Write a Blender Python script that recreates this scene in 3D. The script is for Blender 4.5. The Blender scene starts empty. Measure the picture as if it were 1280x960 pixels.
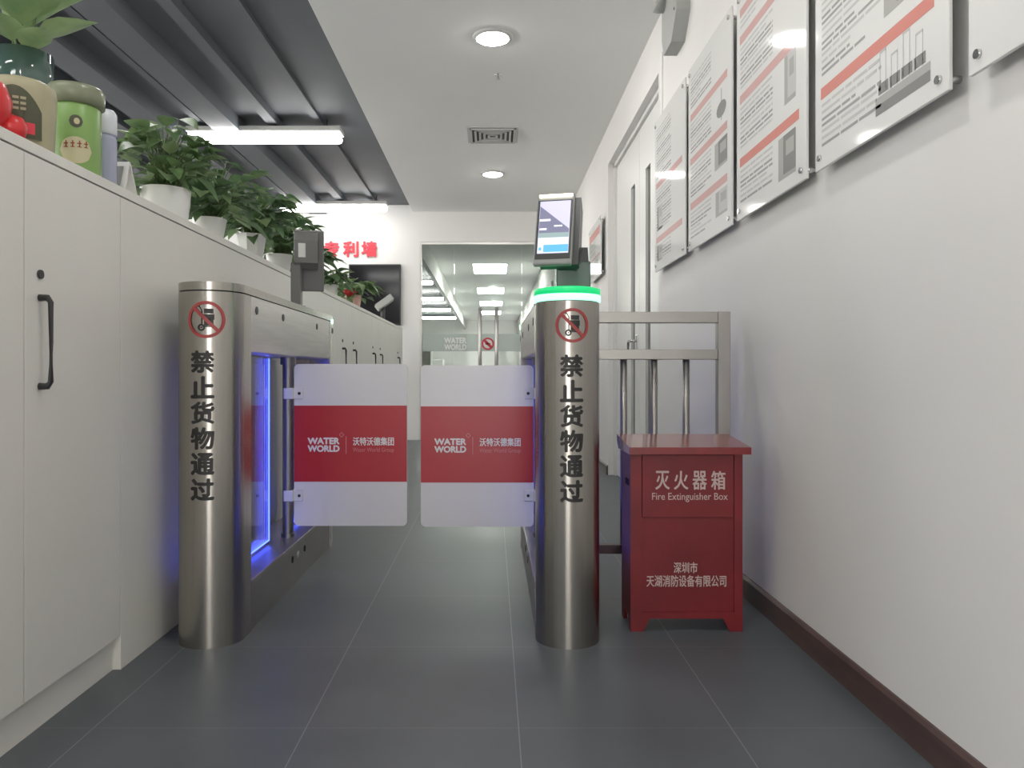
import bpy, bmesh, math, random
from mathutils import Vector, Matrix
PI = math.pi
sc = bpy.context.scene
COL = sc.collection
F, CX, CY, EYE = 950.0, 616.0, 467.0, 0.8        # focal length in px, vanishing point, eye height

# ------------------------------------------------------------------ camera, world, exposure
cam_d = bpy.data.cameras.new('camera'); cam = bpy.data.objects.new('camera', cam_d); COL.objects.link(cam)
cam.location = (0, 0, EYE); cam.rotation_euler = (PI / 2, 0, 0)
cam_d.sensor_width = 36.0; cam_d.lens = 36.0 * F / 1280
cam_d.shift_x = (640 - CX) / 1280; cam_d.shift_y = -(480 - CY) / 1280
cam_d.clip_start = 0.02; cam_d.clip_end = 100
sc.camera = cam
w = bpy.data.worlds.new('world'); sc.world = w; w.use_nodes = True
w.node_tree.nodes['Background'].inputs[0].default_value = (1.0, 0.965, 0.925, 1)
w.node_tree.nodes['Background'].inputs[1].default_value = 2.2
sc.view_settings.view_transform = 'Standard'; sc.view_settings.look = 'None'
sc.view_settings.exposure = 1.13; sc.view_settings.gamma = 1.0; sc.view_settings.use_curve_mapping = False
E_DOWN, E_PEND, E_FAR, E_BLUE, E_GREEN = 46.0, 7.0, 16.0, 3.3, 0.95

# ------------------------------------------------------------------ materials
M = {}
def mat(name, col, rough=0.5, metal=0.0, spec=0.5, coat=0.0, emit=None, estr=0.0, noise=0.0, nscale=8.0, alpha=None, aniso=0.0, stretch=None):
    m = bpy.data.materials.new(name); m.use_nodes = True
    nt = m.node_tree; b = nt.nodes['Principled BSDF']
    b.inputs['Base Color'].default_value = (*col, 1); b.inputs['Roughness'].default_value = rough
    b.inputs['Metallic'].default_value = metal; b.inputs['Specular IOR Level'].default_value = spec
    b.inputs['Coat Weight'].default_value = coat; b.inputs['Coat Roughness'].default_value = 0.04
    if aniso: b.inputs['Anisotropic'].default_value = aniso
    if emit: b.inputs['Emission Color'].default_value = (*emit, 1); b.inputs['Emission Strength'].default_value = estr
    if noise:
        tc = nt.nodes.new('ShaderNodeTexCoord'); n = nt.nodes.new('ShaderNodeTexNoise'); r = nt.nodes.new('ShaderNodeValToRGB')
        n.inputs['Scale'].default_value = nscale; n.inputs['Detail'].default_value = 6
        src = tc.outputs['Object']
        if stretch:
            mp = nt.nodes.new('ShaderNodeMapping'); mp.inputs['Scale'].default_value = stretch
            nt.links.new(src, mp.inputs[0]); src = mp.outputs[0]
        nt.links.new(src, n.inputs['Vector']); nt.links.new(n.outputs['Fac'], r.inputs[0])
        r.color_ramp.elements[0].position = 0.3; r.color_ramp.elements[1].position = 0.7
        r.color_ramp.elements[0].color = (*[max(0, c * (1 - noise)) for c in col], 1)
        r.color_ramp.elements[1].color = (*[min(1, c * (1 + noise)) for c in col], 1)
        nt.links.new(r.outputs[0], b.inputs['Base Color'])
    M[name] = m
    return m
def brushed(name, rot):
    nt = M[name].node_tree; b = nt.nodes['Principled BSDF']; t = nt.nodes.new('ShaderNodeTangent'); t.direction_type = 'RADIAL'; t.axis = 'Z'
    nt.links.new(t.outputs[0], b.inputs['Tangent']); b.inputs['Anisotropic'].default_value = 0.75; b.inputs['Anisotropic Rotation'].default_value = rot
def glass(name, tint, refl=1.0, frost=0.0, fcol=(0.8, 0.85, 0.82), froth=0.05):
    m = bpy.data.materials.new(name); m.use_nodes = True; nt = m.node_tree; nt.nodes.clear()
    out = nt.nodes.new('ShaderNodeOutputMaterial'); tr = nt.nodes.new('ShaderNodeBsdfTransparent'); gl = nt.nodes.new('ShaderNodeBsdfGlossy')
    fr = nt.nodes.new('ShaderNodeFresnel'); mx = nt.nodes.new('ShaderNodeMixShader'); mul = nt.nodes.new('ShaderNodeMath')
    tr.inputs[0].default_value = (*tint, 1); gl.inputs[1].default_value = froth; fr.inputs[0].default_value = 1.45
    mul.operation = 'MULTIPLY'; mul.inputs[1].default_value = refl
    nt.links.new(fr.outputs[0], mul.inputs[0]); nt.links.new(mul.outputs[0], mx.inputs[0])
    base = tr
    if frost:
        d = nt.nodes.new('ShaderNodeBsdfDiffuse'); t2 = nt.nodes.new('ShaderNodeBsdfTranslucent'); a = nt.nodes.new('ShaderNodeMixShader'); m2 = nt.nodes.new('ShaderNodeMixShader')
        d.inputs[0].default_value = (*fcol, 1); t2.inputs[0].default_value = (*fcol, 1); a.inputs[0].default_value = 0.5
        nt.links.new(d.outputs[0], a.inputs[1]); nt.links.new(t2.outputs[0], a.inputs[2])
        m2.inputs[0].default_value = frost; nt.links.new(tr.outputs[0], m2.inputs[1]); nt.links.new(a.outputs[0], m2.inputs[2]); base = m2
    nt.links.new(base.outputs[0], mx.inputs[1]); nt.links.new(gl.outputs[0], mx.inputs[2]); nt.links.new(mx.outputs[0], out.inputs[0])
    M[name] = m
    return m
mat('wall_paint', (0.80, 0.79, 0.77), 0.75, noise=0.03, nscale=1.2)
mat('ceiling_paint', (0.88, 0.88, 0.86), 0.85, noise=0.015, nscale=1.0)
mat('dark_ceiling_paint', (0.105, 0.115, 0.13), 0.6, noise=0.12, nscale=1.5)  # grey lifted in the colour to stand in for a hazy veil
mat('skirting_wood', (0.095, 0.058, 0.052), 0.42, noise=0.25, nscale=4, stretch=(8, 1, 8))
mat('cabinet_laminate', (0.72, 0.71, 0.66), 0.45, noise=0.02, nscale=3)
mat('cabinet_gap', (0.18, 0.17, 0.16), 0.8)
mat('black_metal', (0.03, 0.03, 0.03), 0.45)
mat('steel', (0.44, 0.42, 0.385), 0.25, metal=1.0, noise=0.06, nscale=3, stretch=(60, 60, 0.5), aniso=0.4)
brushed('steel', 0.25)
mat('steel_plain', (0.76, 0.74, 0.71), 0.42, metal=1.0, noise=0.06, nscale=5, stretch=(1, 1, 20))
mat('rail_steel', (0.42, 0.405, 0.385), 0.4, metal=1.0, noise=0.06, nscale=5)
mat('rail_painted_reflection', (0.10, 0.065, 0.065), 0.4)  # bottom rail: reflection of floor and skirting painted into the steel's colour
mat('steel_dark', (0.30, 0.29, 0.275), 0.4, metal=1.0, noise=0.1, nscale=4)
mat('chrome', (0.75, 0.75, 0.75), 0.15, metal=1.0)
mat('door_paint', (0.78, 0.78, 0.76), 0.4)
mat('dark_glass', (0.10, 0.105, 0.10), 0.15)
mat('board_white', (0.80, 0.80, 0.78), 0.06, spec=0.15)
mat('print_red', (0.72, 0.30, 0.26), 0.06, spec=0.15)
mat('print_pink', (0.70, 0.45, 0.43), 0.06, spec=0.15)
mat('print_text', (0.42, 0.42, 0.42), 0.06, spec=0.15)
mat('print_faint', (0.62, 0.62, 0.61), 0.06, spec=0.15)
mat('print_picture', (0.30, 0.30, 0.29), 0.06, spec=0.15)
mat('print_picture_light', (0.48, 0.48, 0.46), 0.06, spec=0.15)
mat('print_olive', (0.33, 0.31, 0.24), 0.06, spec=0.15)
mat('acrylic_white', (0.74, 0.73, 0.74), 0.22)
mat('graphic_red', (0.48, 0.022, 0.035), 0.3)
mat('graphic_white', (0.80, 0.78, 0.78), 0.4)
mat('graphic_pink', (0.62, 0.20, 0.22), 0.4)
mat('sign_red', (0.38, 0.06, 0.06), 0.45)
mat('sign_black', (0.022, 0.022, 0.022), 0.45)
mat('box_red', (0.20, 0.016, 0.021), 0.4, noise=0.18, nscale=6)
mat('lid_red', (0.23, 0.02, 0.025), 0.25, noise=0.15, nscale=9, coat=0.6)
mat('box_red_dark', (0.195, 0.015, 0.020), 0.42, noise=0.15, nscale=6)
mat('box_letter', (0.60, 0.47, 0.45), 0.5)
mat('hole_black', (0.008, 0.008, 0.008), 0.8)
mat('pot_white', (0.75, 0.75, 0.72), 0.3)
mat('pot_pink', (0.75, 0.45, 0.38), 0.35)
mat('soil', (0.05, 0.035, 0.025), 0.9)
mat('stem_green', (0.13, 0.20, 0.07), 0.5)
mat('red_gloss', (0.66, 0.035, 0.04), 0.3)
mat('cream_pack', (0.40, 0.37, 0.24), 0.45, noise=0.08, nscale=12)
mat('olive_pack', (0.07, 0.075, 0.04), 0.5)
mat('can_green', (0.22, 0.37, 0.11), 0.35)
mat('can_lid', (0.22, 0.24, 0.16), 0.3)
mat('can_label', (0.52, 0.48, 0.30), 0.5)
mat('label_ink', (0.25, 0.04, 0.03), 0.5)
mat('bottle_white', (0.72, 0.74, 0.80), 0.25)
mat('bottle_lavender', (0.40, 0.42, 0.55), 0.3)
mat('teal_glass', (0.065, 0.115, 0.10), 0.08, coat=0.5)
mat('grey_plastic', (0.30, 0.31, 0.30), 0.4)
mat('dark_plastic', (0.055, 0.06, 0.06), 0.28)
mat('mid_plastic', (0.16, 0.16, 0.155), 0.4)
mat('lamp_plastic', (0.42, 0.43, 0.41), 0.5)
mat('sticker_white', (0.7, 0.7, 0.68), 0.5)
mat('tv_black', (0.012, 0.012, 0.014), 0.1, spec=0.3)
mat('letter_red', (0.70, 0.045, 0.07), 0.4)
mat('vent_white', (0.62, 0.62, 0.60), 0.5)
mat('vent_dark', (0.12, 0.12, 0.12), 0.8)
mat('clear_plastic', (0.70, 0.70, 0.72), 0.2)
mat('far_floor', (0.30, 0.29, 0.27), 0.25)
mat('navy_panel', (0.04, 0.045, 0.09), 0.4)
mat('down_glow', (1, 1, 1), emit=(1.0, 0.985, 0.95), estr=E_DOWN)
mat('pendant_glow', (1, 1, 1), emit=(1.0, 0.99, 0.965), estr=E_PEND)
mat('far_glow', (1, 1, 1), emit=(1.0, 0.99, 0.95), estr=E_FAR)
mat('blue_glow', (0.1, 0.1, 0.3), emit=(0.05, 0.09, 1.0), estr=E_BLUE)
mat('green_band', (0.3, 0.8, 0.5), emit=(0.34, 1.0, 0.68), estr=E_GREEN)
mat('green_cap', (0.02, 0.4, 0.15), 0.35, emit=(0.0, 0.5, 0.14), estr=0.5)
mat('warm_glow', (1, 1, 1), emit=(1.0, 0.87, 0.62), estr=4.0)
mat('led_dot', (0.6, 1, 0.8), emit=(0.4, 1.0, 0.7), estr=2.0)
for n, c in (('screen_lavender', (0.52, 0.50, 0.68)), ('screen_dark', (0.16, 0.16, 0.24)), ('screen_pale', (0.62, 0.68, 0.74)), ('screen_green', (0.25, 0.33, 0.33)),
             ('screen_blue', (0.10, 0.38, 0.72)), ('screen_light', (0.85, 0.85, 0.95))):
    mat(n, (0.02, 0.02, 0.02), 0.2, emit=c, estr=0.75)
glass('clear_glass', (0.90, 0.94, 0.91))
glass('frosted_film', (0.85, 0.9, 0.87), refl=0.5, frost=0.55)
glass('acrylic_clear', (0.90, 0.90, 0.95), refl=1.3, frost=0.32, fcol=(0.8, 0.8, 0.85))
# leaves: green with variation, lightened to stand in for haze; some light comes through
def leaf_mat(name, c1, c2):
    m = bpy.data.materials.new(name); m.use_nodes = True; nt = m.node_tree; b = nt.nodes['Principled BSDF']
    tc = nt.nodes.new('ShaderNodeTexCoord'); n = nt.nodes.new('ShaderNodeTexNoise'); r = nt.nodes.new('ShaderNodeValToRGB')
    n.inputs['Scale'].default_value = 14; n.inputs['Detail'].default_value = 3
    r.color_ramp.elements[0].position = 0.35; r.color_ramp.elements[1].position = 0.68
    r.color_ramp.elements[0].color = (*c1, 1); r.color_ramp.elements[1].color = (*c2, 1)
    nt.links.new(tc.outputs['Object'], n.inputs['Vector']); nt.links.new(n.outputs['Fac'], r.inputs[0]); nt.links.new(r.outputs[0], b.inputs['Base Color'])
    b.inputs['Roughness'].default_value = 0.35
    t = nt.nodes.new('ShaderNodeBsdfTranslucent'); mx = nt.nodes.new('ShaderNodeMixShader'); mx.inputs[0].default_value = 0.3
    nt.links.new(r.outputs[0], t.inputs[0]); nt.links.new(b.outputs[0], mx.inputs[1]); nt.links.new(t.outputs[0], mx.inputs[2])
    nt.links.new(mx.outputs[0], nt.nodes['Material Output'].inputs[0]); M[name] = m
leaf_mat('leaf', (0.12, 0.21, 0.09), (0.25, 0.37, 0.16))
leaf_mat('leaf_dark', (0.085, 0.165, 0.08), (0.18, 0.29, 0.135))
leaf_mat('leaf_pale', (0.22, 0.34, 0.17), (0.34, 0.45, 0.22))
# floor: dark square tiles with thin pale joints
def floor_mat():
    m = bpy.data.materials.new('floor_tile'); m.use_nodes = True; nt = m.node_tree; L = nt.links.new; b = nt.nodes['Principled BSDF']
    tc = nt.nodes.new('ShaderNodeTexCoord'); sp = nt.nodes.new('ShaderNodeSeparateXYZ'); L(tc.outputs['Object'], sp.inputs[0])
    def math_(op, a, bb):
        n = nt.nodes.new('ShaderNodeMath'); n.operation = op
        for i, v in enumerate((a, bb)):
            if v is None: continue
            if isinstance(v, (int, float)): n.inputs[i].default_value = v
            else: L(v, n.inputs[i])
        return n.outputs[0]
    def joint(src, off, size, wd):
        t = math_('ABSOLUTE', math_('SUBTRACT', math_('FRACT', math_('DIVIDE', math_('SUBTRACT', src, off), size), None), 0.5), None)
        return math_('GREATER_THAN', t, 0.5 - wd / size)
    gx = joint(sp.outputs[0], 0.0584 - 4.8, 0.48, 0.0012); gy = joint(sp.outputs[1], 1.7156 - 10.2, 0.51, 0.001)
    g = math_('MULTIPLY', math_('MAXIMUM', gx, math_('MULTIPLY', gy, 0.55)), 0.42)
    n = nt.nodes.new('ShaderNodeTexNoise'); n.inputs['Scale'].default_value = 2.2; n.inputs['Detail'].default_value = 7; n.inputs['Roughness'].default_value = 0.65
    L(tc.outputs['Object'], n.inputs['Vector'])
    r = nt.nodes.new('ShaderNodeValToRGB'); r.color_ramp.elements[0].position = 0.3; r.color_ramp.elements[1].position = 0.75
    r.color_ramp.elements[0].color = (0.084, 0.096, 0.108, 1); r.color_ramp.elements[1].color = (0.122, 0.135, 0.150, 1); L(n.outputs['Fac'], r.inputs[0])
    mx = nt.nodes.new('ShaderNodeMix'); mx.data_type = 'RGBA'; L(g, mx.inputs[0]); L(r.outputs[0], mx.inputs[6]); mx.inputs[7].default_value = (0.42, 0.42, 0.42, 1)
    L(mx.outputs[2], b.inputs['Base Color'])
    r2 = nt.nodes.new('ShaderNodeMapRange'); L(n.outputs['Fac'], r2.inputs[0]); r2.inputs[3].default_value = 0.32; r2.inputs[4].default_value = 0.5; L(r2.outputs[0], b.inputs['Roughness'])
    M['floor_tile'] = m
floor_mat()

# ------------------------------------------------------------------ mesh helpers
def new(): return bmesh.new()
def box(bm, x0, x1, y0, y1, z0, z1, mi=0, bev=0.0):
    g = bmesh.ops.create_cube(bm, size=1.0); vs = g['verts']
    for v in vs: v.co = Vector((x0 + (v.co.x + .5) * (x1 - x0), y0 + (v.co.y + .5) * (y1 - y0), z0 + (v.co.z + .5) * (z1 - z0)))
    fs = {f for v in vs for f in v.link_faces}
    for f in fs: f.material_index = mi
    if bev:
        es = list({e for v in vs for e in v.link_edges}); r = bmesh.ops.bevel(bm, geom=es, offset=bev, segments=2, profile=0.5, affect='EDGES')
        for f in r['faces']: f.material_index = mi
    return vs
def prism(bm, pts, z0, z1, mi=0, frame=None):
    """polygon pts (a,b) extruded z0..z1; frame maps (a,b,c) to a Vector"""
    fr = frame or (lambda a, b, c: Vector((a, b, c)))
    lo = [bm.verts.new(fr(a, b, z0)) for a, b in pts]; hi = [bm.verts.new(fr(a, b, z1)) for a, b in pts]
    fs = [bm.faces.new(lo[::-1]), bm.faces.new(hi)]
    n = len(pts)
    for i in range(n): fs.append(bm.faces.new((lo[i], lo[(i + 1) % n], hi[(i + 1) % n], hi[i])))
    for f in fs: f.material_index = mi
    return fs
def lathe(bm, prof, cx=0, cy=0, seg=32, mi=0, m=None):
    """prof: list of (r,z)"""
    rings = []
    for r, z in prof:
        rings.append([bm.verts.new((cx + max(r, 1e-4) * math.cos(2 * PI * k / seg), cy + max(r, 1e-4) * math.sin(2 * PI * k / seg), z)) for k in range(seg)])
    for i in range(len(rings) - 1):
        for k in range(seg):
            f = bm.faces.new((rings[i][k], rings[i][(k + 1) % seg], rings[i + 1][(k + 1) % seg], rings[i + 1][k])); f.material_index = mi; f.smooth = True
    f0 = bm.faces.new(rings[0][::-1]); f1 = bm.faces.new(rings[-1]); f0.material_index = f1.material_index = mi
    if m:
        for rg in rings:
            for v in rg: v.co = m @ v.co
def tube(bm, pts, r, seg=8, mi=0):
    pts = [Vector(p) for p in pts]; rings = []
    rr = r if isinstance(r, (list, tuple)) else [r] * len(pts)
    ref = None
    for i, p in enumerate(pts):
        t = ((pts[min(i + 1, len(pts) - 1)] - pts[max(i - 1, 0)])).normalized()
        if ref is None: ref = Vector((0, 0, 1)) if abs(t.z) < 0.9 else Vector((1, 0, 0))
        a = t.cross(ref); a = a.normalized() if a.length > 1e-6 else t.orthogonal().normalized(); b = t.cross(a).normalized(); ref = -b if False else ref
        rings.append([bm.verts.new(p + rr[i] * (math.cos(2 * PI * k / seg) * a + math.sin(2 * PI * k / seg) * b)) for k in range(seg)])
    for i in range(len(rings) - 1):
        for k in range(seg):
            f = bm.faces.new((rings[i][k], rings[i][(k + 1) % seg], rings[i + 1][(k + 1) % seg], rings[i + 1][k])); f.smooth = True; f.material_index = mi
    for f in (bm.faces.new(rings[0][::-1]), bm.faces.new(rings[-1])): f.material_index = mi
def cyl(bm, p0, p1, r, seg=20, mi=0): tube(bm, [p0, p1], r, seg, mi)
def obj(name, bm, mats, parent=None, smooth=None):
    bmesh.ops.recalc_face_normals(bm, faces=bm.faces[:])
    me = bpy.data.meshes.new(name); bm.to_mesh(me); bm.free()
    for k in ([mats] if isinstance(mats, str) else mats): me.materials.append(M[k])
    if smooth:
        me.polygons.foreach_set('use_smooth', [True] * len(me.polygons)); me.set_sharp_from_angle(angle=math.radians(smooth))
    o = bpy.data.objects.new(name, me); COL.objects.link(o)
    if parent:
        o.parent = parent
        # parts are written in world metres: bring them to the parent's own frame
        base = Vector((0, 0, 0)); p = parent
        while p: base += p.location; p = p.parent
        if parent.get('local') is None: me.transform(Matrix.Translation(-base))
    return o
def tag(o, label, cat, group=None, kind=None):
    o['label'] = label; o['category'] = cat
    if group: o['group'] = group
    if kind: o['kind'] = kind
    return o
def thing(name, label, cat, loc, group=None):
    o = bpy.data.objects.new(name, None); COL.objects.link(o); o.location = loc; o.empty_display_size = 0.05
    return tag(o, label, cat, group)
def struct(name, label, cat, bm, mats, parent=None):
    o = obj(name, bm, mats, parent)
    if parent is None: tag(o, label, cat, kind='structure')
    return o
def copy_tree(o, parent=None, loc=None):
    kids = [c for c in bpy.data.objects if c.parent == o]
    c = o.copy(); COL.objects.link(c); c.parent = parent
    if loc is not None: c.location = loc
    for k in kids: copy_tree(k, c)
    return c

# writing: glyph outlines filled, fitted into a rectangle (u0..u1, v0..v1)
_txt = {}
def glyphs(body, bold):
    if (body, bold) in _txt: return _txt[(body, bold)]
    c = bpy.data.curves.new('writing', 'FONT'); c.body = body; c.offset = bold; c.resolution_u = 4
    o = bpy.data.objects.new('writing', c); COL.objects.link(o); bpy.context.view_layer.update()
    me = bpy.data.meshes.new_from_object(o.evaluated_get(bpy.context.evaluated_depsgraph_get()))
    vs = [v.co.copy() for v in me.vertices]; fs = [tuple(p.vertices) for p in me.polygons]
    bpy.data.objects.remove(o); bpy.data.curves.remove(c); bpy.data.meshes.remove(me)
    _txt[(body, bold)] = (vs, fs)
    return vs, fs
def write(bm, body, u0, u1, v0, v1, place, bold=0.0, mi=0):
    vs, fs = glyphs(body, 0.0)
    xs = [v.x for v in vs]; ys = [v.y for v in vs]; a, b, c, d = min(xs), max(xs), min(ys), max(ys)
    k = (v1 - v0) / (d - c) * bold                     # heavier strokes: the outline struck a few times, slightly shifted
    p0 = place(0, 0); nrm = (place(1e-3, 0) - p0).cross(place(0, 1e-3) - p0).normalized()
    for li, (du, dv) in enumerate(((k, 0), (-k, 0), (0, k), (0, -k), (.6 * k, .6 * k), (-.6 * k, -.6 * k), (-.6 * k, .6 * k), (.6 * k, -.6 * k)) if bold else ((0, 0),)):
        nv = [bm.verts.new(place(u0 + k + (v.x - a) / (b - a) * (u1 - u0 - 2 * k) + du, v0 + k + (v.y - c) / (d - c) * (v1 - v0 - 2 * k) + dv) + nrm * (6e-5 * li)) for v in vs]
        for f in fs:
            try: bm.faces.new([nv[i] for i in f]).material_index = mi
            except ValueError: pass
def thick(bm, d):
    """give flat lettering a real thickness along d"""
    g = bmesh.ops.extrude_face_region(bm, geom=bm.faces[:])
    for e in g['geom']:
        if isinstance(e, bmesh.types.BMVert): e.co += Vector(d)
def flat(u, v): return Vector((u, v, 0))

# ------------------------------------------------------------------ the room
XR, XL, YB, YF, ZC = 0.91, -6.0, -3.5, 9.15, 2.75
YE = 28.0
b = new(); box(b, XL, XR + 0.3, YB, YE, -0.1, 0.0); struct('floor', 'dark grey square tile floor of the corridor', 'floor', b, 'floor_tile')
b = new(); box(b, -0.965, XR + 0.2, YB, YF, ZC, 3.15); box(b, -1.05, XR + 0.2, YF + 0.05, YE, ZC, 3.15)
struct('ceiling', 'white lowered ceiling over the corridor', 'ceiling', b, 'ceiling_paint')
b = new(); box(b, XL, -0.965, YB, YE, 2.83, 3.15)
for x0, x1, z in ((-1.42, -1.36, 2.80), (-1.78, -1.70, 2.77), (-2.20, -2.0, 2.72), (-2.34, -2.28, 2.78), (-2.72, -2.52, 2.72), (-3.1, -2.9, 2.74), (-3.55, -3.3, 2.70), (-4.2, -3.9, 2.72), (-5.0, -4.7, 2.72)):
    box(b, x0, x1, YB, YF, z, 2.84)
struct('ceiling_left', 'dark grey ribbed ceiling over the office on the left', 'ceiling', b, 'dark_ceiling_paint')
DY0, DY1, DZ = 4.17, 6.0, 2.45
b = new()
for y0, y1, z0, z1 in ((YB, DY0, 0, ZC), (DY1, YE, 0, ZC), (DY0, DY1, DZ, ZC)): box(b, XR, XR + 0.2, y0, y1, z0, z1)
struct('wall_right', 'white painted wall on the right with a door recess', 'wall', b, 'wall_paint')
b = new(); box(b, XL, -0.878, YF, YF + 0.12, 0, 2.83); box(b, -0.878, XR, YF, YF + 0.12, 2.39, ZC)
struct('wall_back', 'white end wall with the glass opening', 'wall', b, 'wall_paint')
b = new()
for y0, y1, z0, z1 in ((YB, YF, 0, 0.9), (YB, YF, 2.6, 2.83), (YF, YE, 0, 2.83), (YB, YB + 0.5, 0.9, 2.6), (2.6, 3.0, 0.9, 2.6), (YF - 0.5, YF, 0.9, 2.6)): box(b, XL - 0.1, XL, y0, y1, z0, z1)
struct('wall_left', 'far left white office wall with openings added to let in light', 'wall', b, 'wall_paint')  # unseen openings, added so ambient world light fills the room
b = new(); box(b, XL, -0.72, YB - 0.1, YB, 0, 2.83); box(b, 0.66, XR, YB - 0.1, YB, 0, 2.83); box(b, -0.72, 0.66, YB - 0.1, YB, 2.5, 2.83)
struct('wall_front', 'white wall behind the viewer with an opening added to let in light', 'wall', b, 'wall_paint')  # unseen opening, added for ambient fill and bright streaks on the steel
b = new(); box(b, XL, XR, YE, YE + 0.1, 0, 2.83); struct('wall_end', 'white wall at the far end of the second corridor', 'wall', b, 'wall_paint')
# skirting
b = new()
for y0, y1 in ((YB, DY0), (DY1, YF)):
    prism(b, [(XR, 0), (XR - 0.013, 0), (XR - 0.013, 0.066), (XR - 0.006, 0.075), (XR, 0.075)], y0, y1, frame=lambda a, bb, c: Vector((a, c, bb)))
struct('baseboard_right', 'dark red-brown skirting along the right wall', 'baseboard', b, 'skirting_wood')
b = new(); box(b, XR - 0.008, XR, 4.06, 4.09, 2.15, 2.52, bev=0.002)
struct('trim_1', 'thin vertical white cable cover beside the door', 'trim', b, 'ceiling_paint')
# double door on the right, set back in the wall
dr = bpy.data.objects.new('door_1', None); COL.objects.link(dr); dr.location = (0.96, (DY0 + DY1) / 2, 0); tag(dr, 'tall white double door in the right wall', 'door', kind='structure')
b = new(); box(b, 0.955, 1.1, DY0, DY0 + 0.03, 0, DZ); box(b, 0.955, 1.1, DY1 - 0.03, DY1, 0, DZ); box(b, 0.955, 1.1, DY0, DY1, DZ - 0.03, DZ); obj('door_frame', b, 'door_paint', dr)
for y0, y1, s0, s1, hy in ((DY0 + 0.033, 5.045, 4.70, 4.85, None), (5.05, DY1 - 0.033, 5.21, 5.36, 5.22)):
    b = new()
    box(b, 0.975, 1.02, y0, s0, 0.006, DZ - 0.033); box(b, 0.975, 1.02, s1, y1, 0.006, DZ - 0.033)
    box(b, 0.975, 1.02, s0, s1, 2.105, DZ - 0.033); box(b, 0.975, 1.02, s0, s1, 0.006, 0.35)
    lf = obj('door_leaf', b, 'door_paint', dr)
    b = new(); box(b, 0.992, 1.0, s0, s1, 0.35, 2.105); obj('vision_pane', b, 'dark_glass', lf)
b = new(); cyl(b, (0.975, 5.12, 1.02), (0.915, 5.12, 1.02), 0.009); tube(b, [(0.917, 5.12, 1.02), (0.917, 5.14, 1.015), (0.917, 5.15, 0.99), (0.917, 5.15, 0.90)], 0.009)
box(b, 0.966, 0.976, 5.095, 5.145, 0.93, 1.06, bev=0.002); obj('lever_handle', b, 'chrome', lf)
# glass partition with a pair of doors in it
win = bpy.data.objects.new('window_1', None); COL.objects.link(win); win.location = (0, YF, 0); tag(win, 'full-height glass partition with glass doors at the end of the corridor', 'window', kind='structure')
b = new(); box(b, -0.878, -0.858, YF + 0.02, YF + 0.07, 0, 2.39); box(b, -0.858, XR, YF + 0.02, YF + 0.07, 2.36, 2.39); box(b, XR - 0.02, XR, YF + 0.02, YF + 0.07, 0, 2.36); obj('window_frame', b, 'steel_plain', win)
b = new(); box(b, -0.858, -0.468, YF + 0.04, YF + 0.05, 0, 2.36); box(b, -0.464, 0.348, YF + 0.04, YF + 0.05, 0.01, 2.36); box(b, 0.352, XR - 0.02, YF + 0.04, YF + 0.05, 0, 2.36)
gp = obj('glass_pane', b, 'clear_glass', win)
b = new(); box(b, -0.857, XR - 0.021, YF + 0.036, YF + 0.039, 1.07, 1.28); ff = obj('frosted_band', b, 'frosted_film', win)
b = new()
K9 = YF / F
write(b, 'WATER', (555 - CX) * K9, (583 - CX) * K9, 1.165, 1.235, lambda u, v: Vector((u, YF + 0.0355, v)), 0.03)
write(b, 'WORLD', (555 - CX) * K9, (583 - CX) * K9, 1.085, 1.155, lambda u, v: Vector((u, YF + 0.0355, v)), 0.03)
thick(b, (0, -0.0006, 0)); obj('etched_lettering', b, 'graphic_white', win)
for x in (-0.155, 0.045):
    b = new(); cyl(b, (x, YF - 0.02, 0.55), (x, YF - 0.02, 1.59), 0.022); cyl(b, (x, YF - 0.02, 0.7), (x, YF + 0.04, 0.7), 0.01); cyl(b, (x, YF - 0.02, 1.45), (x, YF + 0.04, 1.45), 0.01)
    obj('pull_handle', b, 'steel_plain', win)
def ring(bm, r0, r1, place, seg=40, mi=0):
    a = [bm.verts.new(place(r0 * math.cos(2 * PI * k / seg), r0 * math.sin(2 * PI * k / seg))) for k in range(seg)]
    c = [bm.verts.new(place(r1 * math.cos(2 * PI * k / seg), r1 * math.sin(2 * PI * k / seg))) for k in range(seg)]
    for k in range(seg): bm.faces.new((a[k], a[(k + 1) % seg], c[(k + 1) % seg], c[k])).material_index = mi
def poly(bm, pts, place, mi=0): bm.faces.new([bm.verts.new(place(*p)) for p in pts]).material_index = mi
b = new(); P = lambda u, v: Vector((-0.06 + u, YF + 0.030, 1.16 + v))
poly(b, [(0.075 * math.cos(k * PI / 16), 0.075 * math.sin(k * PI / 16)) for k in range(32)], P, 1); b2 = lambda u, v: P(u, v) + Vector((0, -0.0008, 0))
ring(b, 0.055, 0.075, b2); poly(b, [(-0.05, 0.028), (-0.028, 0.05), (0.05, -0.028), (0.028, -0.05)], b2); poly(b, [(-0.03, -0.01), (0.03, -0.01), (0.03, 0.01), (-0.03, 0.01)], b2)
thick(b, (0, -0.0005, 0))
tag(obj('round_sticker', b, ['letter_red', 'graphic_white']), 'round red and white warning sticker on the far glass door', 'sticker')

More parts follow.
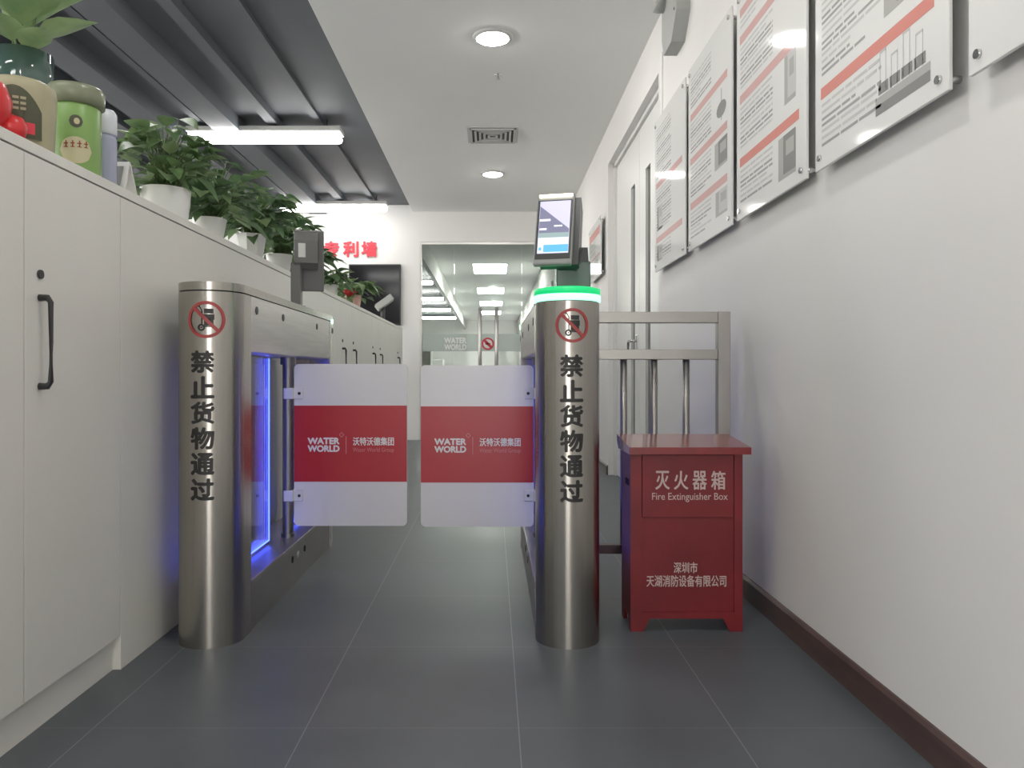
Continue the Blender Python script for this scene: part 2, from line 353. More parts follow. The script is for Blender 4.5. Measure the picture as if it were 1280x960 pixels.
# ------------------------------------------------------------------ lamps
def downlight(x, y, label):
    t = thing('downlight', label, 'ceiling light', (x, y, ZC), 'round ceiling downlights')
    b = new(); lathe(b, [(0.099, ZC - 0.014), (0.112, ZC - 0.011), (0.117, ZC - 0.001), (0.117, ZC), (0.099, ZC)], x, y, 36); obj('trim_ring', b, 'vent_white', t)
    b = new(); lathe(b, [(0.04, ZC - 0.026), (0.075, ZC - 0.021), (0.092, ZC - 0.014), (0.098, ZC - 0.004)], x, y, 36); obj('diffuser', b, 'down_glow', t)  # diffuser enlarged so its shape takes in the lamp's bloom
downlight(0.0, 4.40, 'round glowing downlight in the white ceiling, nearest the viewer')
downlight(0.0, 7.40, 'round glowing downlight beyond the square air vent')
downlight(0.0, 1.40, 'round downlight in the white ceiling above the viewer')
downlight(0.0, -1.60, 'round downlight in the white ceiling behind the viewer')
def pendant(x, y, label, n=1, ln=1.22, glow='pendant_glow'):
    t = thing('linear_light', label, 'ceiling light', (x, y, 2.68), 'linear office lights')
    b = new(); box(b, x - ln / 2, x + ln / 2, y - 0.09, y + 0.09, 2.715, 2.755, bev=0.004); obj('housing', b, 'vent_white', t)
    b = new(); box(b, x - ln / 2 + 0.01, x + ln / 2 - 0.01, y - 0.085, y + 0.085, 2.655, 2.716, bev=0.026); obj('diffuser', b, glow, t)  # made deeper and rounder to imitate bloom around the light
    for s in (-1, 1):
        b = new(); cyl(b, (x + s * ln * 0.4, y, 2.75), (x + s * ln * 0.4, y, 2.835), 0.004, 6); obj('hanger', b, 'black_metal', t)
pendant(-1.815, 6.08, 'long glowing office light under the dark ceiling, above the plants')
pendant(-1.815, 8.68, 'long glowing office light nearest the end wall with red characters')
for x, y in ((-1.815, 3.48), (-1.815, 0.88), (-1.815, -1.7), (-4.1, 0.88), (-4.1, 3.48), (-4.1, 6.08), (-4.1, 8.4)):  # unseen extra lights, added to raise the bounced light in the room
    pendant(x, y, 'unseen linear office light under the dark ceiling, added to brighten the room')
for i, y in enumerate((15.8, 19.2, 22.5, 25.8)):
    pendant(-1.85, y, ('nearest', 'second', 'third', 'farthest')[i] + ' of the thin linear lights seen through the left of the glass', 1, 1.22, 'far_glow')
for i, y in enumerate((14.07, 17.8, 21.07, 24.2)):
    t = thing('panel_light', ('nearest', 'second', 'third', 'farthest')[i] + ' of the rectangular ceiling panels seen through the glass', 'ceiling light', (-0.05, y, ZC), 'ceiling panels beyond the glass')
    b = new(); box(b, -0.37, 0.27, y - 0.62, y + 0.62, ZC - 0.012, ZC); obj('frame', b, 'vent_white', t)
    b = new(); box(b, -0.35, 0.25, y - 0.6, y + 0.6, ZC - 0.018, ZC - 0.008); obj('diffuser', b, 'far_glow', t)

# ------------------------------------------------------------------ beyond the glass
b = new(); box(b, -1.05, -0.98, YF + 0.12, YE, 2.42, ZC); struct('trim_2', 'pale beam along the ceiling beyond the glass', 'trim', b, 'ceiling_paint')
b = new(); box(b, -1.9, -1.8, 13.0, 13.1, 0, 2.83); box(b, -1.9, -1.8, 18.0, 18.1, 0, 2.83); box(b, -4.0, -1.9, 13.03, 13.08, 0, 1.2)
struct('wall_office', 'pale office dividers beyond the glass', 'wall', b, 'vent_white')
for i, (x0, x1, y, h, m, lb) in enumerate(((-1.75, -1.0, 12.2, 1.18, 'cabinet_laminate', 'white low cupboard beyond the left of the glass'), (-1.6, -1.05, 16.0, 1.1, 'vent_white', 'pale low cupboard further beyond the glass'))):
    t = thing('low_cupboard', lb, 'cabinet', (x0, y, 0))
    b = new(); box(b, x0, x1, y, y + 0.4, 0.06, h, bev=0.004); obj('body', b, m, t)
    b = new(); box(b, x0 + 0.02, (x0 + x1) / 2 - 0.004, y - 0.018, y, 0.08, h - 0.02, bev=0.002); obj('door', b, m, t)
    b = new(); box(b, (x0 + x1) / 2 + 0.004, x1 - 0.02, y - 0.018, y, 0.08, h - 0.02, bev=0.002); obj('door', b, m, t)
    b = new(); box(b, x0 + 0.02, x1 - 0.02, y + 0.02, y + 0.38, 0, 0.06); obj('plinth', b, 'mid_plastic', t)
for i, y in enumerate((11.5, 14.6, 18.5)):
    n = 'door_%d' % (i + 2)
    b = new(); box(b, XR - 0.03, XR + 0.01, y, y + 1.0, 0, 2.2); o = struct(n, ('nearest', 'second', 'farthest')[i] + ' of the grey framed doorways along the right wall beyond the glass', 'door', b, 'vent_white')
    b = new(); box(b, XR - 0.035, XR - 0.03, y + 0.08, y + 0.92, 0.02, 2.1); obj('door_leaf', b, 'clear_plastic' if i else 'grey_plastic', o)

# ------------------------------------------------------------------ turnstiles
R = 0.0965
def mk_panel(sign, name, label, x0, ztop, ring_light):
    Y0 = 2.203; S = sign                       # S=+1: gate opens to the right of the machine
    t = thing('turnstile', label, 'turnstile', (x0, Y0 + R, 0), 'swing gate turnstiles')
    def arc(cy, a0, a1, n, r=R): return [(x0 + r * math.cos(a0 + (a1 - a0) * k / n), cy + r * math.sin(a0 + (a1 - a0) * k / n)) for k in range(n + 1)]
    yc, ye, yr0, yr1 = Y0 + R, Y0 + 0.158, Y0 + 1.285, Y0 + 1.44
    fp = [(x0 - R, ye)] + arc(yc, PI, 2 * PI, 28) + [(x0 + R, ye)]
    if ring_light:
        fp = arc(yc, 0, 2 * PI, 56)[:-1]
        ye = yc + 0.05
    b = new(); prism(b, fp, 0, ztop - 0.028); post = obj('front_post', b, 'steel', t, smooth=30)
    b = new(); prism(b, [(x0 - R, yr0)] + [(x0 + R, yr0)] + arc(yr1 - R, 0, PI, 24), 0, ztop - 0.028); obj('rear_post', b, 'steel', t, smooth=30)
    # top housing with a rolled lower edge
    b = new(); zb = 0.865; zt = ztop - 0.028; rr = 0.012
    sec = [(x0 - R, zt), (x0 - R, zb + rr), (x0 - R + 0.3 * rr, zb + 0.3 * rr), (x0 - R + rr, zb), (x0 + R - rr, zb), (x0 + R - 0.3 * rr, zb + 0.3 * rr), (x0 + R, zb + rr), (x0 + R, zt)]
    prism(b, sec, ye, yr0, frame=lambda a, bb, c: Vector((a, c, bb))); hs = obj('top_housing', b, 'steel_plain', t, smooth=40)
    # dark seam and lid
    out = arc(yc, PI, 2 * PI, 28) + arc(yr1 - R, 0, PI, 28)
    ins = [(x0 + (px - x0) * 0.965, py + (0.003 if py < Y0 + 0.7 else -0.003)) for px, py in out]
    b = new(); prism(b, ins, ztop - 0.028, ztop - 0.024); obj('seam', b, 'hole_black', t)
    b = new(); prism(b, out, ztop - 0.024, ztop - (0.03 - 0.024 if ring_light else 0)); lid = obj('lid', b, 'steel', t, smooth=30)
    # plinth with a lip
    b = new(); box(b, x0 - R + 0.004, x0 + R - 0.004, ye, yr0, 0, 0.135); box(b, x0 - R, x0 + R, ye, yr0, 0.135, 0.157, bev=0.003); pl = obj('plinth', b, 'rail_steel', t)
    for k, (dy, m_) in enumerate(((0.657, 'hole_black'), (0.741, 'chrome'), (0.842, 'hole_black'))):
        b = new(); xs = x0 + S * (R - 0.004); cyl(b, (xs - S * 0.004, Y0 + dy, 0.1), (xs + S * 0.002, Y0 + dy, 0.1), 0.013); obj('sensor_eye', b, m_, pl)
    for dy in (0.212, 0.517, 1.037, 1.357):
        b = new(); xs = x0 + S * R
        if dy > 1.285: xs = x0 + S * math.sqrt(max(0, R * R - (max(0, dy - (1.44 - R))) ** 2))
        cyl(b, (xs - S * 0.006, Y0 + dy, 1.0 if ztop > 1.05 else 0.965), (xs + S * 0.002, Y0 + dy, 1.0 if ztop > 1.05 else 0.965), 0.013, 20); obj('sensor_eye', b, 'sign_black', hs)
    b = new(); a0, a1 = sorted((x0 + S * (R - 0.003), x0 + S * (R + 0.003))); box(b, a0, a1, yr1 - R - 0.005, yr1 - R + 0.012, ztop - 0.034, ztop - 0.016); obj('status_light', b, 'led_dot', hs)['label'] = 'small green status light'
    # clear panels edged with blue light
    for y0, y1 in ((ye, Y0 + 0.657), (Y0 + 0.93, yr0)):
        b = new(); box(b, x0 - 0.004, x0 + 0.004, y0, y1, 0.157, zb); pa = obj('acrylic_panel', b, 'acrylic_clear', t)
        b = new()
        for xx in (x0 - 0.007, x0 + 0.004):
            box(b, xx, xx + 0.003, y0 + 0.004, y1, 0.172, 0.176); box(b, xx, xx + 0.003, y1 - 0.004, y1, 0.176, zb - 0.008) if y0 == ye else box(b, xx, xx + 0.003, y0, y0 + 0.004, 0.176, zb - 0.008)
        obj('light_strip', b, 'blue_glow', pa)
    # rotating shaft and gate leaf
    xs = x0 + S * 0.039; ys = 3.0
    b = new(); cyl(b, (xs, ys, 0.157), (xs, ys, zb), 0.0215, 24); cyl(b, (xs, ys, 0.157), (xs, ys, 0.172), 0.027, 24); cyl(b, (xs, ys, zb - 0.03), (xs, ys, zb), 0.03, 24); sh = obj('shaft', b, 'steel_dark', t, smooth=40)
    zlo, zhi = (0.200, 0.838) if S > 0 else (0.197, 0.833)
    xa, xb = xs + S * 0.025, xs + S * 0.470
    a, c = min(xa, xb), max(xa, xb); r = 0.018
    pts = []
    for cx_, cz_, a0 in ((c - r, zlo + r, -PI / 2), (c - r, zhi - r, 0), (a + r, zhi - r, PI / 2), (a + r, zlo + r, PI)):
        pts += [(cx_ + r * math.cos(a0 + k * PI / 12), cz_ + r * math.sin(a0 + k * PI / 12)) for k in range(7)]
    fr = lambda p, q, s: Vector((p, s, q))
    b = new(); prism(b, pts, ys - 0.005, ys + 0.005, frame=fr); leaf = obj('gate_leaf', b, 'acrylic_white', t)
    b = new(); box(b, a + 0.0005, c - 0.0005, ys - 0.0064, ys + 0.0064, zlo + 0.174, zlo + 0.474); obj('red_band', b, 'graphic_red', leaf)['label'] = 'red printed band'
    k3 = 2.993 / F; ox = a - 368 * k3; oz = zlo + 657 * k3
    U = lambda px: ox + px * k3
    V = lambda py: oz - py * k3
    pf = lambda u, v: Vector((u, ys - 0.0067, v))
    b = new()
    write(b, 'WATER', U(385), U(425), V(555), V(546.5), pf, 0.045); write(b, 'WORLD', U(385), U(425), V(564.5), V(556), pf, 0.045)
    thick(b, (0, -0.0004, 0)); obj('logo_lettering', b, 'graphic_white', leaf)['label'] = 'white logo lettering'
    b = new(); write(b, '沃特沃德集团', U(441.5), U(493), V(556.5), V(546), pf, 0.02); thick(b, (0, -0.0004, 0)); obj('company_lettering', b, 'graphic_white', leaf)['label'] = 'white company name'
    b = new(); write(b, 'Water World Group', U(441.5), U(493), V(566), V(559), pf, 0.0)
    poly(b, [(U(432.6), V(567)), (U(433.6), V(567)), (U(433.6), V(545)), (U(432.6), V(545))], pf)
    for q in range(4):
        p4 = [(U(427.5 + 3.4 * math.cos(q * PI / 2)), V(543 - 3.4 * math.sin(q * PI / 2))), (U(427.5 + 3.4 * math.cos((q + 1) * PI / 2)), V(543 - 3.4 * math.sin((q + 1) * PI / 2)))]
        p5 = [(U(427.5 + 2.2 * math.cos((q + 1) * PI / 2)), V(543 - 2.2 * math.sin((q + 1) * PI / 2))), (U(427.5 + 2.2 * math.cos(q * PI / 2)), V(543 - 2.2 * math.sin(q * PI / 2)))]
        poly(b, p4 + p5, pf)
    thick(b, (0, -0.0004, 0)); obj('small_lettering', b, 'graphic_pink', leaf)['label'] = 'faint pink lettering, divider and diamond'
    for zc in (0.722, 0.320):
        b = new(); a0, a1 = sorted((xs - S * 0.012, xs + S * 0.026)); box(b, a0, a1, ys - 0.027, ys + 0.027, zc - 0.022, zc + 0.022, bev=0.004)
        a0, a1 = sorted((xs + S * 0.024, xs + S * 0.061)); box(b, a0, a1, ys - 0.0125, ys + 0.0125, zc - 0.022, zc + 0.022, bev=0.003)
        obj('clamp', b, 'clear_plastic', leaf)
        b = new(); cyl(b, (xs + S * 0.047, ys - 0.015, zc), (xs + S * 0.047, ys - 0.012, zc), 0.006, 12); obj('screw', b, 'sign_black', leaf)
    # writing and no-cargo sign wrapped on the front post
    def wrap(b, name, m_, off, label):
        for f in range(-12, 13):
            bmesh.ops.bisect_plane(b, geom=b.verts[:] + b.edges[:] + b.faces[:], plane_co=(f * 0.006, 0, 0), plane_no=(1, 0, 0))
        for v in b.verts:
            th = v.co.x / R; rad = R + off + v.co.z
            v.co = Vector((x0 + rad * math.sin(th), yc - rad * math.cos(th), v.co.y))
        obj(name, b, m_, post)['label'] = label
    uo, z_first, pitch, us, zs, rs = (0.004, 0.867, 0.0742, 0.015, 0.957, 0.054) if S > 0 else (0.004, 0.855, 0.0728, 0.006, 0.940, 0.050)
    b = new()
    for i, ch in enumerate('禁止货物通过'):
        write(b, ch, uo - 0.0345, uo + 0.0345, z_first - i * pitch - 0.065, z_first - i * pitch, flat, 0.032)
    wrap(b, 'warning_lettering', 'sign_black', 0.0012, 'black characters running down the post')
    pl_ = lambda u, v: Vector((us + u * rs / 0.05, zs + v * rs / 0.05, 0)); pr_ = pl_
    b = new(); ring(b, 0.0415, 0.05, pl_)
    poly(b, [(-0.034, 0.0275), (-0.0275, 0.034), (0.034, -0.0275), (0.0275, -0.034)], lambda u, v: pl_(u, v) + Vector((0, 0, 0.0006)))
    wrap(b, 'prohibition_ring', 'sign_red', 0.0016, 'red ring with a slash')
    pl_ = lambda u, v: pr_(u * 1.12 + 0.002, v * 1.12)
    b = new()
    for q in ((-0.006, 0.0155, -0.015, 0.003), (-0.008, 0.0175, -0.0006, 0.013), (-0.006, 0.0155, 0.0145, 0.026)):   # boxes
        poly(b, [(q[0], q[2]), (q[1], q[2]), (q[1], q[3]), (q[0], q[3])], pl_)
    poly(b, [(-0.010, -0.018), (0.0155, -0.018), (0.019, -0.023), (0.021, -0.021), (0.0165, -0.0155), (-0.010, -0.0155)], pl_)   # fork
    poly(b, [(-0.0125, -0.012), (-0.010, -0.012), (-0.010, 0.022), (-0.0125, 0.022)], pl_); poly(b, [(-0.0125, 0.022), (-0.010, 0.022), (-0.0165, 0.033), (-0.021, 0.033), (-0.021, 0.030), (-0.0175, 0.030)], pl_)
    ring(b, 0.0045, 0.0085, lambda u, v: pl_(u - 0.0125, v - 0.019), 20); ring(b, 0.0002, 0.002, lambda u, v: pl_(u - 0.0125, v - 0.019), 10)
    wrap(b, 'trolley_pictogram', 'sign_black', 0.0012, 'black hand trolley with boxes')
    if ring_light:
        b = new(); lathe(b, [(R + 0.002, ztop - 0.026), (R + 0.004, ztop - 0.022), (R + 0.004, ztop - 0.009), (R + 0.002, ztop - 0.006)], x0, yc, 64); rg = obj('light_ring', b, 'green_band', t); rg['label'] = 'glowing green band'
        b = new(); lathe(b, [(R + 0.003, ztop - 0.006), (R + 0.003, ztop + 0.012), (R - 0.010, ztop + 0.016)], x0, yc, 64); obj('green_cap', b, 'green_cap', t)['label'] = 'translucent green cap'
    return t
mk_panel(+1, '', 'steel turnstile on the left by the cabinets, plain steel top', -0.847, 1.068, False)
mk_panel(-1, '', 'steel turnstile on the right with a glowing green ring on top', 0.225, 1.040, True)

# ------------------------------------------------------------------ face scanners
def rot_parts(root, rx, ry, rz): root.rotation_euler = (rx, ry, rz)
def local_thing(*a, **k):
    t = thing(*a, **k); t['local'] = 1; return t
# on the right machine: a yawed, tilted tablet on a glossy pedestal
t = thing('face_scanner', 'face recognition tablet with lit screen above the green ring', 'scanner', (0.245, 2.2995, 1.054))
b = new(); box(b, 0.190, 0.292, 2.262, 2.337, 1.054, 1.135, bev=0.004); obj('pedestal', b, 'teal_glass', t)
mt = Matrix.Translation((0.184, 2.258, 1.232)) @ Matrix.Rotation(math.radians(-14), 4, 'Z') @ Matrix.Rotation(math.radians(-20), 4, 'X')
def put(b): bmesh.ops.transform(b, matrix=mt, verts=b.verts[:]); return b
b = new(); box(b, -0.057, 0.057, -0.010, 0.010, -0.125, 0.115, bev=0.006); tb = obj('tablet', put(b), 'grey_plastic', t)
b = new(); box(b, -0.052, 0.052, -0.0112, -0.0095, -0.108, 0.090); obj('bezel', put(b), 'dark_plastic', t)
b = new()
def sq(b, x0, x1, z0, z1, mi, y): poly(b, [(x0, z0), (x1, z0), (x1, z1), (x0, z1)], lambda u, v: Vector((u, y, v)), mi)
box(b, -0.046, 0.046, -0.0120, -0.0112, -0.090, 0.086, 0)
poly(b, [(-0.045, 0.070), (0.045, -0.010), (0.045, -0.022), (-0.045, -0.022)], lambda u, v: Vector((u, -0.01215, v)), 1)
sq(b, -0.045, 0.045, -0.088, -0.038, 2, -0.0122); sq(b, -0.045, 0.045, -0.038, -0.022, 3, -0.0122); sq(b, -0.028, 0.045, -0.086, -0.062, 4, -0.0123)
sq(b, -0.044, -0.012, 0.018, 0.025, 5, -0.0123); sq(b, 0.0, 0.024, -0.002, 0.003, 5, -0.0123); sq(b, -0.043, -0.022, -0.012, -0.006, 5, -0.0123); sq(b, -0.042, -0.034, -0.08, -0.07, 4, -0.0123)
obj('screen', put(b), ['screen_lavender', 'screen_dark', 'screen_pale', 'screen_green', 'screen_blue', 'screen_light'], t)['label'] = 'lit screen showing the ceiling and a blue bar'
b = new(); box(b, -0.050, 0.050, -0.0135, -0.010, 0.100, 0.109, bev=0.001); obj('light_bar', put(b), 'warm_glow', t)['label'] = 'warm white light bar'
b = new(); prism(b, [(0.0101, -0.118), (0.0101, 0.108), (0.020, 0.108), (0.062, 0.085), (0.066, -0.05), (0.035, -0.118)], -0.040, 0.073, frame=lambda a, c, e: Vector((e, a, c))); obj('rear_housing', put(b), 'dark_plastic', t)
b = new(); prism(b, [(2.265, 1.13), (2.332, 1.13), (2.34, 1.18), (2.29, 1.18)], 0.205, 0.286, frame=lambda a, c, e: Vector((e, a, c))); obj('neck', b, 'dark_plastic', t)
# on the left machine: seen from behind
t = thing('face_scanner', 'dark face scanner seen from behind on a post, on the left turnstile', 'scanner', (-0.80, 3.1, 1.068))
b = new(); box(b, -0.820, -0.780, 3.08, 3.12, 1.068, 1.25, bev=0.004); cyl(b, (-0.80, 3.1, 1.068), (-0.80, 3.1, 1.076), 0.036); obj('post', b, 'mid_plastic', t)
mt = Matrix.Translation((-0.757, 3.13, 1.262)) @ Matrix.Rotation(math.radians(12), 4, 'Z') @ Matrix.Rotation(math.radians(14), 4, 'X')
b = new(); box(b, -0.060, 0.060, 0.0, 0.022, -0.125, 0.125, bev=0.006); obj('tablet', put(b), 'mid_plastic', t)
b = new(); box(b, -0.052, 0.052, 0.022, 0.0235, -0.110, 0.110); obj('screen', put(b), 'tv_black', t)
b = new(); prism(b, [(0.0, -0.03), (0.0, 0.115), (-0.02, 0.115), (-0.055, 0.09), (-0.055, 0.0), (-0.03, -0.03)], -0.056, 0.036, frame=lambda a, c, e: Vector((e, a, c))); obj('rear_housing', put(b), 'mid_plastic', t)
b = new(); box(b, -0.040, -0.012, -0.0565, -0.0552, 0.022, 0.078); obj('label_sticker', put(b), 'sticker_white', t)['label'] = 'small white sticker'

# ------------------------------------------------------------------ steel railing
t = thing('railing', 'stainless steel railing between the right turnstile and the wall', 'railing', (0.6, 2.75, 0))
YR = 2.75; kr = YR / F; ZR = lambda py: EYE - (py - CY) * kr; XQ = lambda px: (px - CX) * kr
for nm, x0, x1, z0, z1 in (('post', XQ(896), XQ(911), 0, ZR(390)), ('post', 0.330, 0.370, 0, ZR(390))):
    b = new(); box(b, x0, x1, YR - 0.02, YR + 0.02, z0, z1, bev=0.002); obj(nm, b, 'rail_steel', t)
for nm, z0, z1 in (('top_rail', ZR(404), ZR(390.2)), ('middle_rail', ZR(449.5), ZR(437)), ('bottom_rail', ZR(691), ZR(680))):
    b = new(); box(b, 0.371, XQ(896) - 0.0005, YR - 0.018, YR + 0.018, z0, z1, bev=0.002); obj(nm, b, 'rail_steel' if nm != 'bottom_rail' else 'rail_painted_reflection', t)
for px in (779.5, 817.5, 857.5):
    b = new(); cyl(b, (XQ(px), YR, ZR(680)), (XQ(px), YR, ZR(449.5)), 0.0125, 16); obj('bar', b, 'rail_steel', t)

# ------------------------------------------------------------------ fire extinguisher box
t = thing('fire_extinguisher_box', 'red metal fire extinguisher box on the floor by the right wall', 'fire box', (0.61, 2.43, 0))
x0, x1, y0, y1, zt, zf = 0.4275, 0.775, 2.357, 2.52, 0.552, 0.040
b = new()
def foot(xa, xb, xc): return [(xa, 0), (xb, 0), (xc, zf), (xa, zf)]
prism(b, foot(x0, x0 + 0.040, x0 + 0.06), y0, y0 + 0.012, frame=fr if False else (lambda a, c, e: Vector((a, e, c))))
prism(b, [(x1, 0), (x1, zf), (x1 - 0.06, zf), (x1 - 0.040, 0)], y0, y0 + 0.012, frame=lambda a, c, e: Vector((a, e, c)))
for ya, yb, yc_ in ((y0 + 0.0125, y0 + 0.035, y0 + 0.05), (y1, y1 - 0.035, y1 - 0.05)):
    for xa in (x0, x1 - 0.012):
        prism(b, [(ya, 0), (yb, 0), (yc_, zf), (ya, zf)], xa, xa + 0.012, frame=lambda a, c, e: Vector((e, a, c)))
yi = y0 + 0.0142
box(b, x0, x0 + 0.012, yi, y1, zf, zt); box(b, x1 - 0.012, x1, yi, y1, zf, zt); box(b, x0 + 0.012, x1 - 0.012, y1 - 0.012, y1, zf, zt); box(b, x0 + 0.012, x1 - 0.012, yi, y1 - 0.012, zf, zf + 0.012)
box(b, x0, x0 + 0.034, y0, y0 + 0.014, zf, zt); box(b, x1 - 0.026, x1, y0, y0 + 0.014, zf, zt); box(b, x0 + 0.034, x1 - 0.026, y0, y0 + 0.014, zf, 0.060)
bd = obj('body', b, 'box_red', t)
b = new(); box(b, x0 + 0.034, x1 - 0.026, y0 + 0.006, y0 + 0.012, 0.060, 0.362); fpn = obj('front_panel', b, 'box_red_dark', t)
b = new(); box(b, x0 + 0.036, x1 - 0.028, y0 - 0.001, y0 + 0.005, 0.355, zt - 0.004, bev=0.001); fl = obj('flap', b, 'box_red', t)
b = new(); prism(b, [(2.327, 0.552), (2.327, 0.574), (2.560, 0.5965), (2.560, 0.575), (2.53, 0.552)], 0.418, 0.792, frame=lambda a, c, e: Vector((e, a, c))); obj('lid', b, 'lid_red', t)
b = new(); box(b, x0 - 0.001, x0 + 0.002, y0 + 0.03, y0 + 0.09, 0.448, 0.468); obj('hand_slot', b, 'hole_black', t)['label'] = 'black hand slot'
kf = y0 / F; XB = lambda px: (px - CX) * kf; ZB = lambda py: EYE - (py - CY) * kf
pf1 = lambda u, v: Vector((u, y0 - 0.0016, v)); pf2 = lambda u, v: Vector((u, y0 + 0.0050, v))
b = new()
for i, ch in enumerate('灭火器箱'): write(b, ch, XB(819 + i * 23.2), XB(837 + i * 23.2), ZB(612), ZB(588.5), pf1, 0.014)
write(b, 'Fire Extinguisher Box', XB(815), XB(909.5), ZB(627.5), ZB(616), pf1, 0.0)
thick(b, (0, -0.0004, 0)); obj('title_lettering', b, 'box_letter', fl)['label'] = 'pale title lettering'
b = new(); write(b, '深圳市', XB(842.5), XB(872.5), ZB(717), ZB(703), pf2, 0.012); write(b, '天湖消防设备有限公司', XB(808.5), XB(908.5), ZB(734), ZB(719.5), pf2, 0.012)
thick(b, (0, -0.0004, 0)); obj('maker_lettering', b, 'box_letter', fpn)['label'] = 'pale maker lettering'

# ------------------------------------------------------------------ notice boards on the right wall
def board(name, label, yn, yf, z0, z1, bands, pics, seed, head='print_pink', small=False, text=True):
    """yn = end nearest the viewer (right side), yf = far end (left side)"""
    W = yf - yn; H = z1 - z0; rnd = random.Random(seed)
    t = thing('notice_board', label, 'notice board', (0.88, (yn + yf) / 2, z0), 'acrylic notice boards on the right wall' if not small else None)
    b = new(); box(b, 0.870, 0.878, yn, yf, z0, z1, bev=0.0015); obj('acrylic_sheet', b, 'board_white', t)
    mats = ['print_red', head, 'print_text', 'print_faint', 'print_picture', 'print_picture_light', 'print_olive']
    b = new()
    def q(s0, s1, t0, t1, mi, d=0.0):
        x = 0.8696 - d
        f = b.faces.new([b.verts.new((x, yf - s * W, z1 - tt * H)) for s, tt in ((s0, t1), (s1, t1), (s1, t0), (s0, t0))]); f.material_index = mi
    for tb_, mi in bands: q(0.06, 0.92, tb_, tb_ + 0.038, mi)
    edges = [0.05] + [x for x, _ in bands] + [0.97]
    for k in range(len(edges) - 1 if text else 0):
        tt = edges[k] + (0.055 if k else 0.02); end = edges[k + 1] - 0.02
        row = 0
        while tt + 0.012 < end:
            dark = (row // 2) % 2 == 1; s = 0.07; lim = 0.58
            stop = lim * rnd.uniform(0.55, 1.0) if rnd.random() < 0.3 else lim
            while s < stop:
                wd = rnd.uniform(0.05, 0.2); q(s, min(stop, s + wd), tt, tt + 0.009, 2 if dark else 3); s += wd + 0.012
            tt += 0.019 if dark else 0.023; row += 1
    for s0, s1, t0, t1, kind in pics:
        if kind == 'bottles':
            for i in range(4):
                sa = s0 + (s1 - s0) * i / 4; wv = (s1 - s0) * 0.13
                q(sa + 0.01, sa + 0.014, t0 + 0.03 * (i % 2), t1 - 0.05, 3); q(sa + 0.01 + wv, sa + 0.014 + wv, t0 + 0.03 * (i % 2), t1 - 0.05, 3); q(sa + 0.01, sa + 0.014 + wv, t0 + 0.03 * (i % 2), t0 + 0.03 * (i % 2) + 0.006, 3)
                q(sa, sa + wv + 0.03, t1 - 0.085, t1 - 0.055, 4)
            q(s0 - 0.02, s1 + 0.02, t1 - 0.05, t1 - 0.028, 5); q(s0 - 0.02, s1 + 0.02, t1 - 0.028, t1, 4)
        elif kind == 'plain': q(s0, s1, t0, t1, 6)
        elif kind == 'spoon':
            m = (s0 + s1) / 2; q(m - 0.008, m + 0.008, t0, t1, 5)
            f = b.faces.new([b.verts.new((0.8694, yf - (m + (s1 - s0) / 2 * math.cos(k * PI / 8)) * W, z1 - ((t0 * 0.35 + t1 * 0.65) + (t1 - t0) * 0.25 * math.sin(k * PI / 8)) * H)) for k in range(16)]); f.material_index = 4
        else:
            q(s0, s1, t0, t1, 5); q(s0 + (s1 - s0) * 0.3, s1, t0, t1 - (t1 - t0) * 0.1, 4 if kind == 'dark' else 3, 0.0002); q(s0 + (s1 - s0) * 0.45, s1 - 0.02, t0 + (t1 - t0) * 0.15, t0 + (t1 - t0) * 0.5, 5, 0.0004)
    thick(b, (-0.0002, 0, 0)); obj('print', b, mats, t)
    for yy in (yn + 0.03, yf - 0.03):
        for zz in (z0 + 0.03, z1 - 0.03):
            b = new(); cyl(b, (0.878, yy, zz), (XR, yy, zz), 0.008, 14); cyl(b, (0.8635, yy, zz), (0.870, yy, zz), 0.0085, 16); obj('standoff', b, 'chrome', t)
Z0, Z1 = 1.342, 2.142
board('', 'acrylic notice board nearest the viewer, mostly out of frame at top right', 0.79, 1.39, Z0, Z1, ((0.2, 0), (0.42, 0)), ((0.17, 0.95, 0.5, 0.87, 'plain'),), 5, text=False)
board('', 'acrylic notice board with a picture of four bottles at its lower right', 1.45, 2.05, Z0, Z1, ((0.19, 0), (0.41, 0), (0.755, 0)) if False else ((0.19, 0), (0.40, 0), (0.735, 0)), ((0.56, 0.88, 0.775, 0.95, 'bottles'), (0.6, 0.9, 0.55, 0.69, 'dark')), 4)
board('', 'acrylic notice board reflecting the large ceiling light, beside the bottle board', 2.11, 2.71, Z0, Z1, ((0.08, 1), (0.20, 1), (0.46, 1), (0.735, 0)), ((0.66, 0.88, 0.79, 0.95, 'dark'), (0.74, 0.88, 0.5, 0.68, 'light')), 3)
board('', 'acrylic notice board with a hanging spoon picture, second from the door', 2.77, 3.38, Z0, Z1, ((0.26, 1), (0.5, 1), (0.745, 1)), ((0.7, 0.9, 0.32, 0.47, 'spoon'), (0.66, 0.92, 0.56, 0.69, 'dark'), (0.68, 0.92, 0.80, 0.92, 'light')), 2)
board('', 'acrylic notice board closest to the double door', 3.44, 4.08, Z0, Z1, ((0.42, 1), (0.78, 1)), ((0.10, 0.28, 0.58, 0.74, 'light'), (0.10, 0.28, 0.84, 0.94, 'light')), 1)
board('', 'small white notice board with a red stripe beyond the double door', 6.12, 6.86, 1.60, 2.08, ((0.13, 0), (0.165, 0), (0.20, 0), (0.235, 0), (0.6, 1)), ((0.5, 0.8, 0.65, 0.85, 'light'),), 6, 'print_pink', True)

